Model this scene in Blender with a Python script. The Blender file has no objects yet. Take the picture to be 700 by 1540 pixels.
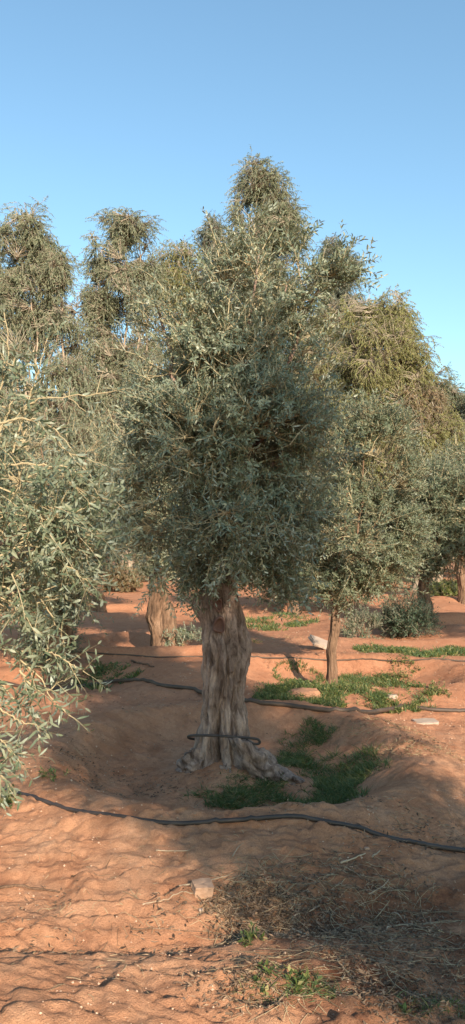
import bpy, math, numpy as np
from mathutils import Vector
R = math.radians
rng = np.random.default_rng(7)
scene = bpy.context.scene

# ------------------------------------------------------------------ camera, sky, sun, exposure
CAMZ, FPX, PITCH = 1.55, 1150.0, math.atan(45/1150)
cd = bpy.data.cameras.new("camera"); cam = bpy.data.objects.new("camera", cd)
scene.collection.objects.link(cam); scene.camera = cam
cam.location = (0, 0, CAMZ); cam.rotation_euler = (math.pi/2 + PITCH, 0, 0)
cd.sensor_fit = 'VERTICAL'; cd.sensor_height = 24; cd.lens = 24*FPX/1540
cd.clip_start = 0.05; cd.clip_end = 3000
SUN_EL = R(25); SX, SY = 0.35, -0.937
w = bpy.data.worlds.new("World"); scene.world = w; w.use_nodes = True
nt = w.node_tree; bg = nt.nodes['Background']
sky = nt.nodes.new('ShaderNodeTexSky'); sky.sky_type = 'NISHITA'; sky.sun_disc = False
sky.sun_elevation = SUN_EL; sky.sun_rotation = math.atan2(SX, SY)
sky.air_density = 1.3; sky.dust_density = 0.9; sky.ozone_density = 1.3
tn = nt.nodes.new('ShaderNodeMix'); tn.data_type = 'RGBA'; tn.blend_type = 'MULTIPLY'; tn.inputs[0].default_value = 1
tn.inputs[7].default_value = (.82, 1.0, 1.03, 1)                       # the phone's slightly cyan white balance
nt.links.new(sky.outputs[0], tn.inputs[6]); nt.links.new(tn.outputs[2], bg.inputs[0]); bg.inputs[1].default_value = 0.132
sl = bpy.data.lights.new("sun", 'SUN'); sl.energy = 5.0; sl.angle = R(0.6); sl.color = (1.0, 0.85, 0.66)
so = bpy.data.objects.new("sun", sl); scene.collection.objects.link(so)
so.rotation_euler = Vector((-SX, -SY, -math.tan(SUN_EL))).to_track_quat('-Z', 'Y').to_euler()
so.location = (6, -16, 9)
vs = scene.view_settings; vs.view_transform = 'Standard'; vs.look = 'None'; vs.gamma = 1; vs.exposure = 0.84
vs.use_curve_mapping = False

# ------------------------------------------------------------------ noise
def _h(ix, iy, iz, seed):
    n = (ix.astype(np.int64)*374761393 + iy.astype(np.int64)*668265263 + iz.astype(np.int64)*2147483647//7 + seed*974711) & 0xffffffff
    n = ((n ^ (n >> 13))*1274126177) & 0xffffffff
    n = ((n ^ (n >> 16))*2246822519) & 0xffffffff
    return ((n ^ (n >> 15)) & 0xffffff)/float(0xffffff)
def noise2(x, y, seed=0):
    x = np.asarray(x, float); y = np.asarray(y, float)
    ix, iy = np.floor(x), np.floor(y); fx, fy = x-ix, y-iy
    fx = fx*fx*(3-2*fx); fy = fy*fy*(3-2*fy); z = np.zeros_like(ix)
    a = _h(ix, iy, z, seed); b = _h(ix+1, iy, z, seed); c = _h(ix, iy+1, z, seed); d = _h(ix+1, iy+1, z, seed)
    return (a*(1-fx)+b*fx)*(1-fy) + (c*(1-fx)+d*fx)*fy
def fbm2(x, y, o=4, seed=0):
    s = 0; a = .5; t = 0
    for k in range(o):
        s = s + a*noise2(x*2**k+13.7*k, y*2**k-7.1*k, seed+k); t += a; a *= .55
    return s/t - .5
def noise3(p, seed=0):
    i = np.floor(p); f = p-i; f = f*f*(3-2*f); r = 0
    for dx in (0, 1):
        for dy in (0, 1):
            for dz in (0, 1):
                wgt = (f[:,0] if dx else 1-f[:,0])*(f[:,1] if dy else 1-f[:,1])*(f[:,2] if dz else 1-f[:,2])
                r = r + wgt*_h(i[:,0]+dx, i[:,1]+dy, i[:,2]+dz, seed)
    return r
def sstep(a, b, x):
    t = np.clip((x-a)/(b-a), 0, 1); return t*t*(3-2*t)

# ------------------------------------------------------------------ ground height
BASINS = [(0.0, 5.22, 1.22, 1.28, .175, .10), (1.25, 8.55, 1.55, 1.15, .13, .09), (-1.1, 11.1, 1.3, 1.2, .10, .06),
          (3.5, 13.9, 1.5, 1.2, .10, .05), (-1.9, 8.2, 1.1, 1.0, .08, .06), (2.6, 12.3, 1.2, .9, .07, .04),
          (-4.2, 11.0, 1.3, 1.2, .1, .05), (5.2, 9.4, 1.3, 1.2, .1, .05), (0.6, 16.5, 1.4, 1.2, .1, .05),
          (-2.2, 16.8, 1.4, 1.2, .1, .05), (3.8, 20.0, 1.4, 1.2, .1, .05), (6.6, 18.6, 1.4, 1.2, .1, .05)]
def gh(x, y, fine=True):
    x = np.asarray(x, float); y = np.asarray(y, float)
    h = .10*fbm2(x*.45+3, y*.45, 3, 5) + .5*fbm2(x*.03, y*.03, 2, 9)*sstep(14, 50, np.hypot(x, y))
    wx = x + .22*fbm2(x*1.6, y*1.6, 3, 21); wy = y + .22*fbm2(x*1.6, y*1.6+40, 3, 22)
    for (cx, cy, rx, ry, rim, dep) in BASINS:
        r = np.hypot((wx-cx)/rx, (wy-cy)/ry)
        inside = np.where(r < 1, np.exp(-((r-1)/.24)**2), np.exp(-((r-1)/.38)**2))
        h = h + rim*inside - dep*(1-sstep(.45, .95, r))
    d = np.hypot(x+.02, (y-5.2)*.9); h = h + .20*np.exp(-(d/.42)**2)           # soil mound at the old trunk
    d = np.hypot(x-1.08, y-8.35); h = h + .07*np.exp(-(d/.25)**2)
    # worn furrow across the foreground and the bank in front of it
    fy = 3.12 + .14*x + .08*np.sin(x*2.1)
    h = h - .055*np.exp(-((y-fy)/.11)**2)
    h = h + .13*np.exp(-(((x+.75)/.75)**2 + ((y-2.45)/.5)**2)) + .05*np.exp(-(((x-.35)/.35)**2 + ((y-2.65)/.3)**2))
    h = h + .34*sstep(3.0, 3.6, x)*np.exp(-((y-13.2-.05*x)/.35)**4)               # earth bank on the right
    h = h + .10*np.exp(-((y-10.0-.05*x)/.22)**2)*(1-sstep(-.2, .5, x))
    if fine:
        near = np.exp(-np.clip(y-4, 0, 99)/6.)
        h = h + .035*fbm2(x*3.1, y*4.2, 4, 31)
        # crusted, scaling soil: soft little ledges
        q = fbm2(x*3.0+1.2*fbm2(x*2, y*2, 2, 3), y*7.5+.8*x, 4, 41)*9
        led = (np.floor(q)+sstep(.0, .22, q-np.floor(q)))/9
        msk = .35+.9*sstep(.44, .60, noise2(x*1.3, y*1.6, 55))
        h = h + near*msk*.035*led*np.where(y < 3.9, 1.0, .45)
        for (fr, fx_, am, sd, wd) in ((4.6, 1.3, .030, 101, .16), (9.5, -1.5, .016, 103, .2), (19., 4., .007, 105, .25)):
            q = y*fr + x*fx_ + 4.2*fbm2(x*1.5, y*1.8, 4, sd); q = q-np.floor(q)
            saw = np.where(q < 1-wd, q/(1-wd), 1-sstep(1-wd, 1, q))
            h = h + near*am*saw*sstep(.40, .68, noise2(x*2.1+sd, y*3.0, sd+1))*np.where(y < 4.0, 1., .6)
        c = noise2(x*23, y*25, 61)*noise2(x*8, y*9, 62)
        h = h + .011*sstep(.42, .75, c) + .016*fbm2(x*20, y*23, 4, 71) + .012*near*sstep(.55, .75, noise2(x*11, y*12, 73))
        crk = np.abs(fbm2(x*2.2, y*5.0+.5*x, 3, 81)); h = h - .012*near*np.exp(-(crk/.012)**2)*(y < 4.2)
    return h
GOFF = float(gh(0., 2.5, False))*0
def ray(px, py):
    x = (px-350)/FPX; z = (770-py)/FPX; c, s = math.cos(PITCH), math.sin(PITCH)
    return np.array([x, c-z*s, s+z*c])
def at(px, py, Y):
    d = ray(px, py); return np.array([0, 0, CAMZ]) + d*(Y/d[1])
_tt = np.geomspace(1.5, 70, 900)
def gpt(px, py):
    d = ray(px, py); p = d[None]*_tt[:, None]; hh = gh(p[:, 0], p[:, 1], False); k = int(np.argmax(CAMZ+p[:, 2] <= hh))
    p = p[k]; return np.array([p[0], p[1], float(gh(p[0], p[1]))])
def m_px(Y): return Y/FPX

# ------------------------------------------------------------------ mesh helpers
class MB:
    def __init__(s): s.v = []; s.f = []; s.n = 0
    def add(s, verts, faces, mat=0):
        verts = np.asarray(verts, float).reshape(-1, 3); faces = np.asarray(faces, np.int64)
        s.v.append(verts); s.f.append((faces+s.n, mat)); s.n += len(verts)
    def mesh(s, name, mats, smooth=True):
        me = bpy.data.meshes.new(name); V = np.concatenate(s.v)
        me.vertices.add(len(V)); me.vertices.foreach_set('co', V.ravel())
        loops = np.concatenate([f.ravel() for f, m in s.f]); sz = np.concatenate([np.full(len(f), f.shape[1]) for f, m in s.f])
        mi = np.concatenate([np.full(len(f), m) for f, m in s.f])
        me.loops.add(len(loops)); me.loops.foreach_set('vertex_index', loops.astype(np.int32))
        me.polygons.add(len(sz)); st = np.concatenate([[0], np.cumsum(sz)[:-1]])
        me.polygons.foreach_set('loop_start', st.astype(np.int32)); me.polygons.foreach_set('loop_total', sz.astype(np.int32))
        me.polygons.foreach_set('material_index', mi.astype(np.int32))
        me.polygons.foreach_set('use_smooth', np.full(len(sz), smooth))
        for m in mats: me.materials.append(m)
        me.update(calc_edges=True); me.validate(); return me
    def build(s, name, mats, parent=None, smooth=True, origin=None):
        if not isinstance(mats, (list, tuple)): mats = [mats]
        if origin is not None: s.v = [v-np.asarray(origin) for v in s.v]
        elif parent is not None: s.v = [v-np.array(parent.location) for v in s.v]
        o = bpy.data.objects.new(name, s.mesh(name, mats, smooth)); scene.collection.objects.link(o)
        if parent is not None: o.parent = parent
        if origin is not None: o.location = origin
        return o
def tag(o, label=None, cat=None, group=None, kind=None):
    for k, v in (('label', label), ('category', cat), ('group', group), ('kind', kind)):
        if v: o[k] = v
    return o
def thing(name, loc, label, cat, group=None):
    o = bpy.data.objects.new(name, None); scene.collection.objects.link(o); o.location = loc; o.empty_display_size = .1
    return tag(o, label, cat, group)
def nrm(a): return a/np.maximum(np.linalg.norm(a, axis=-1, keepdims=True), 1e-9)
def tubes(mb, P, Rr, sides=5, mat=0):
    P = np.asarray(P, float); n, k, _ = P.shape
    T = np.gradient(P, axis=1); T = nrm(T)
    ref = np.where(np.abs(T[:, :1, 2:3]) > .85, np.array([1., .1, 0]), np.array([0.1, 0, 1.])); ref = np.broadcast_to(ref, P.shape)
    A = nrm(np.cross(T, ref)); B = np.cross(T, A)
    th = np.arange(sides)*2*np.pi/sides
    Rr = np.broadcast_to(Rr, (n, k))
    V = P[:, :, None] + Rr[:, :, None, None]*(A[:, :, None]*np.cos(th)[None, None, :, None] + B[:, :, None]*np.sin(th)[None, None, :, None])
    idx = np.arange(n*k*sides).reshape(n, k, sides)
    a = idx[:, :-1]; b = np.roll(a, -1, 2); d = idx[:, 1:]; c = np.roll(d, -1, 2)
    mb.add(V, np.stack([a, b, c, d], -1).reshape(-1, 4), mat)
def leaves(mb, b, d, nr, L, W, mat=0, simple=False, curl=.12):
    L = L[:, None]; W = W[:, None]; s = nrm(np.cross(d, nr)); nr = np.cross(s, d); n = len(b)
    if simple:
        V = np.stack([b, b+d*L*.45+s*W*.5, b+d*L-nr*L*curl, b+d*L*.45-s*W*.5], 1)
        mb.add(V, np.arange(n*4).reshape(n, 4), mat); return
    up = nr*W*.12
    V = np.stack([b, b+d*L*.32+s*W*.45+up, b+d*L*.32-s*W*.45+up, b+d*L*.68+s*W*.42+up-nr*L*curl*.4,
                  b+d*L*.68-s*W*.42+up-nr*L*curl*.4, b+d*L-nr*L*curl], 1)
    o = np.arange(n)[:, None]*6
    mb.add(V, np.concatenate([o+[0, 1, 2], o+[3, 5, 4]]), mat)
    mb.v.append(np.zeros((0, 3))); mb.f.append(((o+[1, 3, 4, 2])+mb.n-n*6, mat))
def rnd(*s): return rng.normal(size=s)
def sprigs(mb, b, d, L, pairs, lL, lW, droop=.0, wood=1, leafm=0, simple=False, spread=.8, twigr=.0016, hang=0., grav=0.):
    """leafy twigs: paired narrow leaves along a slightly bent stem"""
    n = len(b); side = nrm(np.cross(d, rnd(n, 3))); bend = side*(rng.random((n, 1))*.35)*L[:, None]
    ts = np.linspace(0, 1, 4)
    def pos(t): return b[:, None] + d[:, None]*L[:, None, None]*t[..., None] + bend[:, None]*(t**2)[..., None] - np.array([0, 0, 1.])*(droop*L[:, None]*t**2)[..., None]
    P = pos(np.broadcast_to(ts, (n, 4)))
    tubes(mb, P, (twigr*(1.15-ts))[None], 3, wood)
    t = (np.arange(pairs)+.6)/pairs; t = np.clip(t[None]+rnd(n, pairs)*.02, .06, 1)
    C = pos(t); ax = nrm(pos(np.clip(t+.05, 0, 1.1))-C+d[:, None]*.001)
    s1 = nrm(np.cross(ax, side[:, None]+.001)); s2 = np.cross(ax, s1)
    alt = (np.arange(pairs) % 2)[None, :, None]
    q = np.where(alt == 0, s1, s2)
    for sg in (1, -1):
        dd = nrm(ax*(1-spread*.4) + q*sg*spread + rnd(n, pairs, 3)*.22 - np.array([0, 0, 1.])*hang)
        nn = nrm(ax*.9 - q*sg*.3 + np.array([0, 0, .5]) + rnd(n, pairs, 3)*.35)
        ll = lL*(.7+.5*rng.random((n, pairs)))*(1.05-.45*t**3)
        keep = (rng.random((n, pairs)) > .08)
        leaves(mb, C[keep], dd[keep], nn[keep], ll[keep], (lW*(.8+.4*rng.random((n, pairs))))[keep], leafm, simple)
def nearest(q, pts, bias=.6):
    out = np.empty(len(q), int)
    for i in range(0, len(q), 400):
        dv = q[i:i+400, None]-pts[None]; dd = np.linalg.norm(dv, axis=2) + bias*np.clip(-dv[:, :, 2], 0, 9)
        out[i:i+400] = dd.argmin(1)
    return out
def sample_lobes(lobes, n, inner=.55, seed=1, freq=3., thr=.36):
    """points through the volume of the lobes, denser to the outside, with gaps"""
    vol = np.array([np.prod(l[1])**.7 for l in lobes]); k = rng.choice(len(lobes), size=int(n*2.4), p=vol/vol.sum())
    C = np.array([l[0] for l in lobes])[k]; Rr = np.array([l[1] for l in lobes])[k]
    u = nrm(rnd(len(k), 3)); r = 1-inner*rng.random(len(k))**1.5
    lump = .78+.5*noise3(C*3+u*2.2+seed, seed)
    p = C+u*Rr*(r*lump)[:, None]
    keep = noise3(p*freq, seed+5) > thr
    p, u, C = p[keep][:n], u[keep][:n], C[keep][:n]
    cc = np.array([l[0] for l in lobes]).mean(0)
    return p, nrm(u+.25*nrm(p-cc))
def curve(a, b, k, sag=.1, jit=.03):
    """n curved paths from a to b"""
    t = np.linspace(0, 1, k)[None, :, None]; a = a[:, None]; b = b[:, None]; L = np.linalg.norm(b-a, axis=2, keepdims=True)
    mid = rnd(len(a), 1, 3)*jit*L*4; mid[..., 2] += sag*L[..., 0]
    return a*(1-t)+b*t + mid*(t*(1-t)) + rnd(len(a), k, 3)*jit*L*.25*np.sin(np.pi*t)

# ------------------------------------------------------------------ materials
def mat(name):
    m = bpy.data.materials.new(name); m.use_nodes = True; t = m.node_tree; t.nodes.clear()
    out = t.nodes.new('ShaderNodeOutputMaterial'); return m, t, out
def N(t, typ, **k):
    n = t.nodes.new(typ)
    for a, v in k.items(): setattr(n, a, v)
    return n
def ramp(t, src, stops):
    r = N(t, 'ShaderNodeValToRGB'); e = r.color_ramp.elements
    while len(e) < len(stops): e.new(.5)
    for i, (p, c) in enumerate(stops): e[i].position = p; e[i].color = (*c, 1)
    t.links.new(src, r.inputs[0]); return r.outputs[0]
def mixc(t, f, a, b, mode='MIX'):
    n = N(t, 'ShaderNodeMix', data_type='RGBA', blend_type=mode)
    for i, v in ((0, f), (6, a), (7, b)):
        if isinstance(v, (int, float)): n.inputs[i].default_value = v
        elif isinstance(v, tuple): n.inputs[i].default_value = (*v, 1)
        else: t.links.new(v, n.inputs[i])
    return n.outputs[2]
def noisen(t, scale, detail=4, rough=.6, vec=None, dist=0):
    n = N(t, 'ShaderNodeTexNoise'); n.inputs['Scale'].default_value = scale; n.inputs['Detail'].default_value = detail
    n.inputs['Roughness'].default_value = rough; n.inputs['Distortion'].default_value = dist
    if vec is not None: t.links.new(vec, n.inputs['Vector'])
    return n.outputs['Fac']
def leafmat(name, tops, under, trans=.25, rough=.5, spec=.35):
    m, t, out = mat(name); g = N(t, 'ShaderNodeNewGeometry')
    c = ramp(t, g.outputs['Random Per Island'], tops)
    c2 = ramp(t, g.outputs['Random Per Island'], [(0, tuple(u*.85 for u in under)), (1, tuple(min(1, u*1.15) for u in under))])
    col = mixc(t, g.outputs['Backfacing'], c, c2)
    p = N(t, 'ShaderNodeBsdfPrincipled'); t.links.new(col, p.inputs['Base Color'])
    p.inputs['Roughness'].default_value = rough; p.inputs['Specular IOR Level'].default_value = spec
    tr = N(t, 'ShaderNodeBsdfTranslucent'); t.links.new(mixc(t, 1.0, col, (1.0, 1.0, .55), 'MULTIPLY'), tr.inputs[0])
    mx = N(t, 'ShaderNodeMixShader'); mx.inputs[0].default_value = trans
    t.links.new(p.outputs[0], mx.inputs[1]); t.links.new(tr.outputs[0], mx.inputs[2]); t.links.new(mx.outputs[0], out.inputs[0])
    return m
def barkmat(name, stops, scale=13, stretch=.34, bump=1.0, patch=None):
    m, t, out = mat(name); tc = N(t, 'ShaderNodeTexCoord'); mp = N(t, 'ShaderNodeMapping')
    mp.inputs['Scale'].default_value = (1, 1, stretch); t.links.new(tc.outputs['Object'], mp.inputs[0])
    f = noisen(t, scale, 8, .68, mp.outputs[0], .6); f2 = noisen(t, scale*6, 5, .7, mp.outputs[0])
    c = ramp(t, f, stops); c = mixc(t, .45, c, ramp(t, f2, [(.3, (.12, .09, .07)), (.65, (.62, .52, .43))]), 'OVERLAY')
    p = N(t, 'ShaderNodeBsdfPrincipled'); t.links.new(c, p.inputs['Base Color']); p.inputs['Roughness'].default_value = .9
    p.inputs['Specular IOR Level'].default_value = .15
    b = N(t, 'ShaderNodeBump'); b.inputs['Strength'].default_value = bump; b.inputs['Distance'].default_value = .012
    ad = N(t, 'ShaderNodeMath', operation='ADD'); t.links.new(f, ad.inputs[0]); t.links.new(f2, ad.inputs[1])
    t.links.new(ad.outputs[0], b.inputs['Height']); t.links.new(b.outputs[0], p.inputs['Normal']); t.links.new(p.outputs[0], out.inputs[0])
    return m
def plain(name, c1, c2, scale=20, rough=.8, spec=.3, bump=.2, island=False):
    m, t, out = mat(name); tc = N(t, 'ShaderNodeTexCoord'); f = noisen(t, scale, 6, .65, tc.outputs['Object'])
    src = f
    if island: src = N(t, 'ShaderNodeNewGeometry').outputs['Random Per Island']
    p = N(t, 'ShaderNodeBsdfPrincipled'); t.links.new(ramp(t, src, [(.2, c1), (.8, c2)]), p.inputs['Base Color'])
    p.inputs['Roughness'].default_value = rough; p.inputs['Specular IOR Level'].default_value = spec
    b = N(t, 'ShaderNodeBump'); b.inputs['Strength'].default_value = bump; b.inputs['Distance'].default_value = .01
    t.links.new(f, b.inputs['Height']); t.links.new(b.outputs[0], p.inputs['Normal']); t.links.new(p.outputs[0], out.inputs[0])
    return m
M = {}
M['olive'] = leafmat('olive_leaf', [(0, (.085, .11, .07)), (.45, (.145, .175, .115)), (.8, (.215, .24, .16)), (1, (.33, .31, .19))], (.31, .33, .26), .18, .45, .5)
M['olive_young'] = leafmat('olive_leaf_young', [(0, (.085, .115, .065)), (.5, (.15, .18, .115)), (1, (.26, .27, .18))], (.27, .30, .23), .22, .45, .5)
M['olive_far'] = leafmat('olive_leaf_far', [(0, (.07, .095, .055)), (.5, (.125, .15, .09)), (1, (.21, .21, .13))], (.24, .26, .20), .2, .5, .4)
M['euc'] = leafmat('gum_leaf', [(0, (.10, .125, .07)), (.5, (.18, .20, .12)), (1, (.29, .275, .17))], (.23, .26, .18), .25, .5, .4)
M['euc_grey'] = leafmat('gum_leaf_grey', [(0, (.07, .095, .075)), (.5, (.125, .15, .115)), (1, (.20, .21, .155))], (.17, .19, .15), .25, .5, .4)
M['gold'] = leafmat('pepper_leaf', [(0, (.14, .155, .055)), (.5, (.23, .235, .085)), (1, (.36, .32, .13))], (.25, .25, .11), .3, .55, .3)
M['rust'] = leafmat('rusty_leaf', [(0, (.14, .13, .06)), (.5, (.23, .17, .09)), (1, (.32, .20, .13))], (.22, .17, .10), .3, .55, .3)
M['grass'] = leafmat('grass_blade', [(0, (.06, .085, .022)), (.6, (.14, .17, .045)), (1, (.34, .28, .13))], (.10, .15, .065), .3, .5, .3)
M['dry'] = leafmat('dry_grass', [(0, (.20, .13, .07)), (.6, (.36, .25, .14)), (1, (.52, .40, .24))], (.34, .25, .15), .2, .7, .2)
M['shrub'] = leafmat('shrub_leaf', [(0, (.03, .055, .035)), (.6, (.055, .085, .05)), (1, (.10, .13, .07))], (.10, .13, .09), .15, .5, .4)
M['litter'] = plain('fallen_leaf', (.07, .045, .03), (.30, .20, .13), 30, .8, .2, 0, True)
M['twig'] = plain('olive_twig', (.28, .22, .13), (.46, .38, .24), 30, .8, .2, .3)
M['twig_grey'] = plain('grey_twig', (.20, .16, .12), (.36, .30, .23), 30, .85, .2, .3)
M['bark'] = barkmat('olive_bark', [(.34, (.09, .058, .046)), (.47, (.26, .19, .16)), (.62, (.45, .345, .295)), (.8, (.29, .20, .16))])
M['bark2'] = barkmat('olive_bark_brown', [(.3, (.06, .04, .03)), (.5, (.20, .13, .09)), (.7, (.33, .23, .17))], 12, .25)
M['gumbark'] = barkmat('gum_bark', [(.3, (.20, .14, .10)), (.5, (.36, .29, .23)), (.75, (.48, .42, .36))], 2.2, .3)
M['scar'] = plain('pruning_scar_wood', (.09, .045, .035), (.23, .125, .095), 14, .85, .2, .8)
M['hose'] = plain('black_pipe', (.018, .016, .016), (.07, .05, .042), 12, .55, .4, .15)
M['hose2'] = plain('dusty_pipe', (.03, .022, .018), (.13, .085, .06), 6, .6, .4, .15)
M['stick'] = plain('bleached_stick', (.28, .20, .13), (.48, .37, .26), 25, .8, .2, .4)
M['brick'] = plain('clay_block', (.38, .22, .14), (.50, .32, .22), 30, .9, .2, .5)
M['slab'] = plain('pale_stone', (.30, .22, .17), (.44, .34, .27), 9, .85, .2, .4)
M['clod'] = plain('soil_clod', (.36, .17, .10), (.47, .25, .15), 30, .95, .1, .6)
M['pebble'] = plain('pebble_stone', (.26, .15, .10), (.55, .38, .27), 30, .9, .2, .3, True)

# soil
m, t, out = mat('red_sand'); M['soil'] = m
tc = N(t, 'ShaderNodeTexCoord'); v = tc.outputs['Object']
a = noisen(t, .55, 5, .6, v, .4); b_ = noisen(t, 3.5, 8, .7, v, .3); c_ = noisen(t, 28, 8, .75, v); s_ = noisen(t, 190, 4, .7, v)
col = ramp(t, a, [(.32, (.40, .18, .095)), (.5, (.46, .245, .148)), (.68, (.51, .30, .195))])
col = mixc(t, .6, col, ramp(t, b_, [(.3, (.29, .12, .065)), (.5, (.45, .24, .145)), (.72, (.54, .34, .225))]))
col = mixc(t, .5, col, ramp(t, c_, [(.30, (.26, .26, .26)), (.5, (.5, .5, .5)), (.7, (.66, .66, .66))]), 'OVERLAY')
col = mixc(t, .45, col, ramp(t, s_, [(.34, (.28, .26, .25)), (.5, (.5, .5, .5)), (.68, (.72, .72, .72))]), 'OVERLAY')
# organic soil, darker, where leaf litter gathers on the right foreground
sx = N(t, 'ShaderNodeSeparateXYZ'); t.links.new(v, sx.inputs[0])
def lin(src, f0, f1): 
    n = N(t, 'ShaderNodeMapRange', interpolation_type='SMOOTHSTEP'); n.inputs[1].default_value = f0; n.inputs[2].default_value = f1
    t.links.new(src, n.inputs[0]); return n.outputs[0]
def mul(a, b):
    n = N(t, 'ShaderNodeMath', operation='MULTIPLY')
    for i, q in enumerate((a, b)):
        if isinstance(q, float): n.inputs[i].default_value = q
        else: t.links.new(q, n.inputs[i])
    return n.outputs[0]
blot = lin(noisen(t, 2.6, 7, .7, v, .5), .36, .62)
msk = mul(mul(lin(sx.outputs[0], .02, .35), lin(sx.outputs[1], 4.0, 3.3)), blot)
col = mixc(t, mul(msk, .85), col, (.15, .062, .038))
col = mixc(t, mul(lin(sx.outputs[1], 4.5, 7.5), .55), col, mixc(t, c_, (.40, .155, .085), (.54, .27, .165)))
stain = mul(lin(noisen(t, 1.7, 6, .7, v, .6), .52, .66), .42)                # dark damp and humus stains
col = mixc(t, stain, col, (.24, .105, .06)); col = mixc(t, 1.0, col, (1.03, .98, .93), 'MULTIPLY')
p = N(t, 'ShaderNodeBsdfPrincipled'); t.links.new(col, p.inputs['Base Color']); p.inputs['Roughness'].default_value = .95
p.inputs['Specular IOR Level'].default_value = .1
bp = N(t, 'ShaderNodeBump'); bp.inputs['Strength'].default_value = .95; bp.inputs['Distance'].default_value = .018
ad = N(t, 'ShaderNodeMath', operation='ADD'); t.links.new(c_, ad.inputs[0]); t.links.new(mul(s_, .5), ad.inputs[1])
t.links.new(ad.outputs[0], bp.inputs['Height']); t.links.new(bp.outputs[0], p.inputs['Normal']); t.links.new(p.outputs[0], out.inputs[0])

# ------------------------------------------------------------------ ground: one sheet to the horizon
def grow(a, step, g, lim):
    o = [a]
    while o[-1] < lim: o.append(o[-1]+step); step *= g
    return o
xs = np.array([-q for q in grow(1.9, .02, 1.045, 900)[::-1]][:-1] + list(np.arange(-1.9, 1.9, .0125)) + grow(1.9, .02, 1.045, 900))
ysn = list(np.arange(1.6, 4.6, .0095)) + grow(4.6, .0105, 1.0085, 900)
ys = np.array([-q for q in grow(-1.6, .02, 1.06, 300)[::-1]][:-1] + ysn)
X, Y = np.meshgrid(xs, ys); Z = gh(X, Y)
idx = np.arange(X.size).reshape(X.shape)
g = MB(); g.add(np.stack([X, Y, Z], -1), np.stack([idx[:-1, :-1], idx[:-1, 1:], idx[1:, 1:], idx[1:, :-1]], -1).reshape(-1, 4))
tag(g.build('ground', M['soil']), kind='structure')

# ------------------------------------------------------------------ trees
def trunk_mesh(mb, base, H, prof, path=None, seed=3, na=96, nz=110, rough=.10, ridges=7, extra=None, twist=.8, matf=0):
    """gnarled stem: radius profile (fraction, radius), ridges, knots; path = horizontal offset per fraction"""
    f = np.linspace(0, 1, nz)[:, None]; th = np.linspace(0, 2*np.pi, na, endpoint=False)[None]
    r = np.interp(f, [q[0] for q in prof], [q[1] for q in prof])*np.ones_like(th)
    z = f*H*np.ones_like(th)
    cx, cy = np.cos(th+z*0), np.sin(th+z*0)
    P = np.stack([(cx*2.2).ravel(), (cy*2.2).ravel(), (z*2.2/max(H, .5)*1.6).ravel()], 1)
    nzv = (noise3(P+seed, seed)-.5)*1.0 + (noise3(P*2.3+seed, seed+1)-.5)*.6
    nzv = nzv.reshape(r.shape)
    rid = np.sin(th*ridges + twist*z/H*3 + 3*nzv)*.5+.5; rid = 1-2*np.abs(rid-.5)
    fine = (noise3(np.stack([(cx*9).ravel(), (cy*9).ravel(), (z*9).ravel()], 1), seed+3)-.5).reshape(r.shape)
    r = r*(1+rough*1.8*nzv + rough*(.25 if na > 200 else .5)*(rid-.5) + rough*.5*fine)
    if extra is not None: r = extra(r, f*H, th)
    ox = np.interp(f, [q[0] for q in path], [q[1] for q in path]) if path else 0*f
    oy = np.interp(f, [q[0] for q in path], [q[2] for q in path]) if path else 0*f
    V = np.stack([base[0]+ox+r*cx, base[1]+oy+r*cy, base[2]+z], -1)
    top = np.array([[base[0]+ox[-1, 0], base[1]+oy[-1, 0], base[2]+H+.01]])
    idx = np.arange(na*nz).reshape(nz, na); b = np.roll(idx, -1, 1)
    mb.add(V, np.stack([idx[:-1], b[:-1], b[1:], idx[1:]], -1).reshape(-1, 4), matf)
    tv = len(mb.v[-1])
    mb.v.append(top); mb.f.append((np.stack([idx[-1], b[-1], np.full(na, tv)], -1)+mb.n-tv, matf)); mb.n += 1
    return top[0]-[0, 0, .04]
def lobes_px(L, Y, depth=1.2, shrink=1.0, mind=.3):
    out = []
    for q in L:
        px, py, rx, ry = q[:4]; dy = q[4] if len(q) > 4 else 0
        c = at(px, py, Y+dy); s = m_px(Y+dy)
        out.append((c, np.array([rx*s*shrink, max(mind, min(rx, ry)*s*depth), ry*s*shrink])))
    return out
def split(lobes, k, f):
    out = []
    for c, r in lobes:
        for _ in range(k): out.append((c+nrm(rnd(3))*r*(.35+.5*rng.random()), r*(f*(.7+.6*rng.random()))))
    return out
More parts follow.
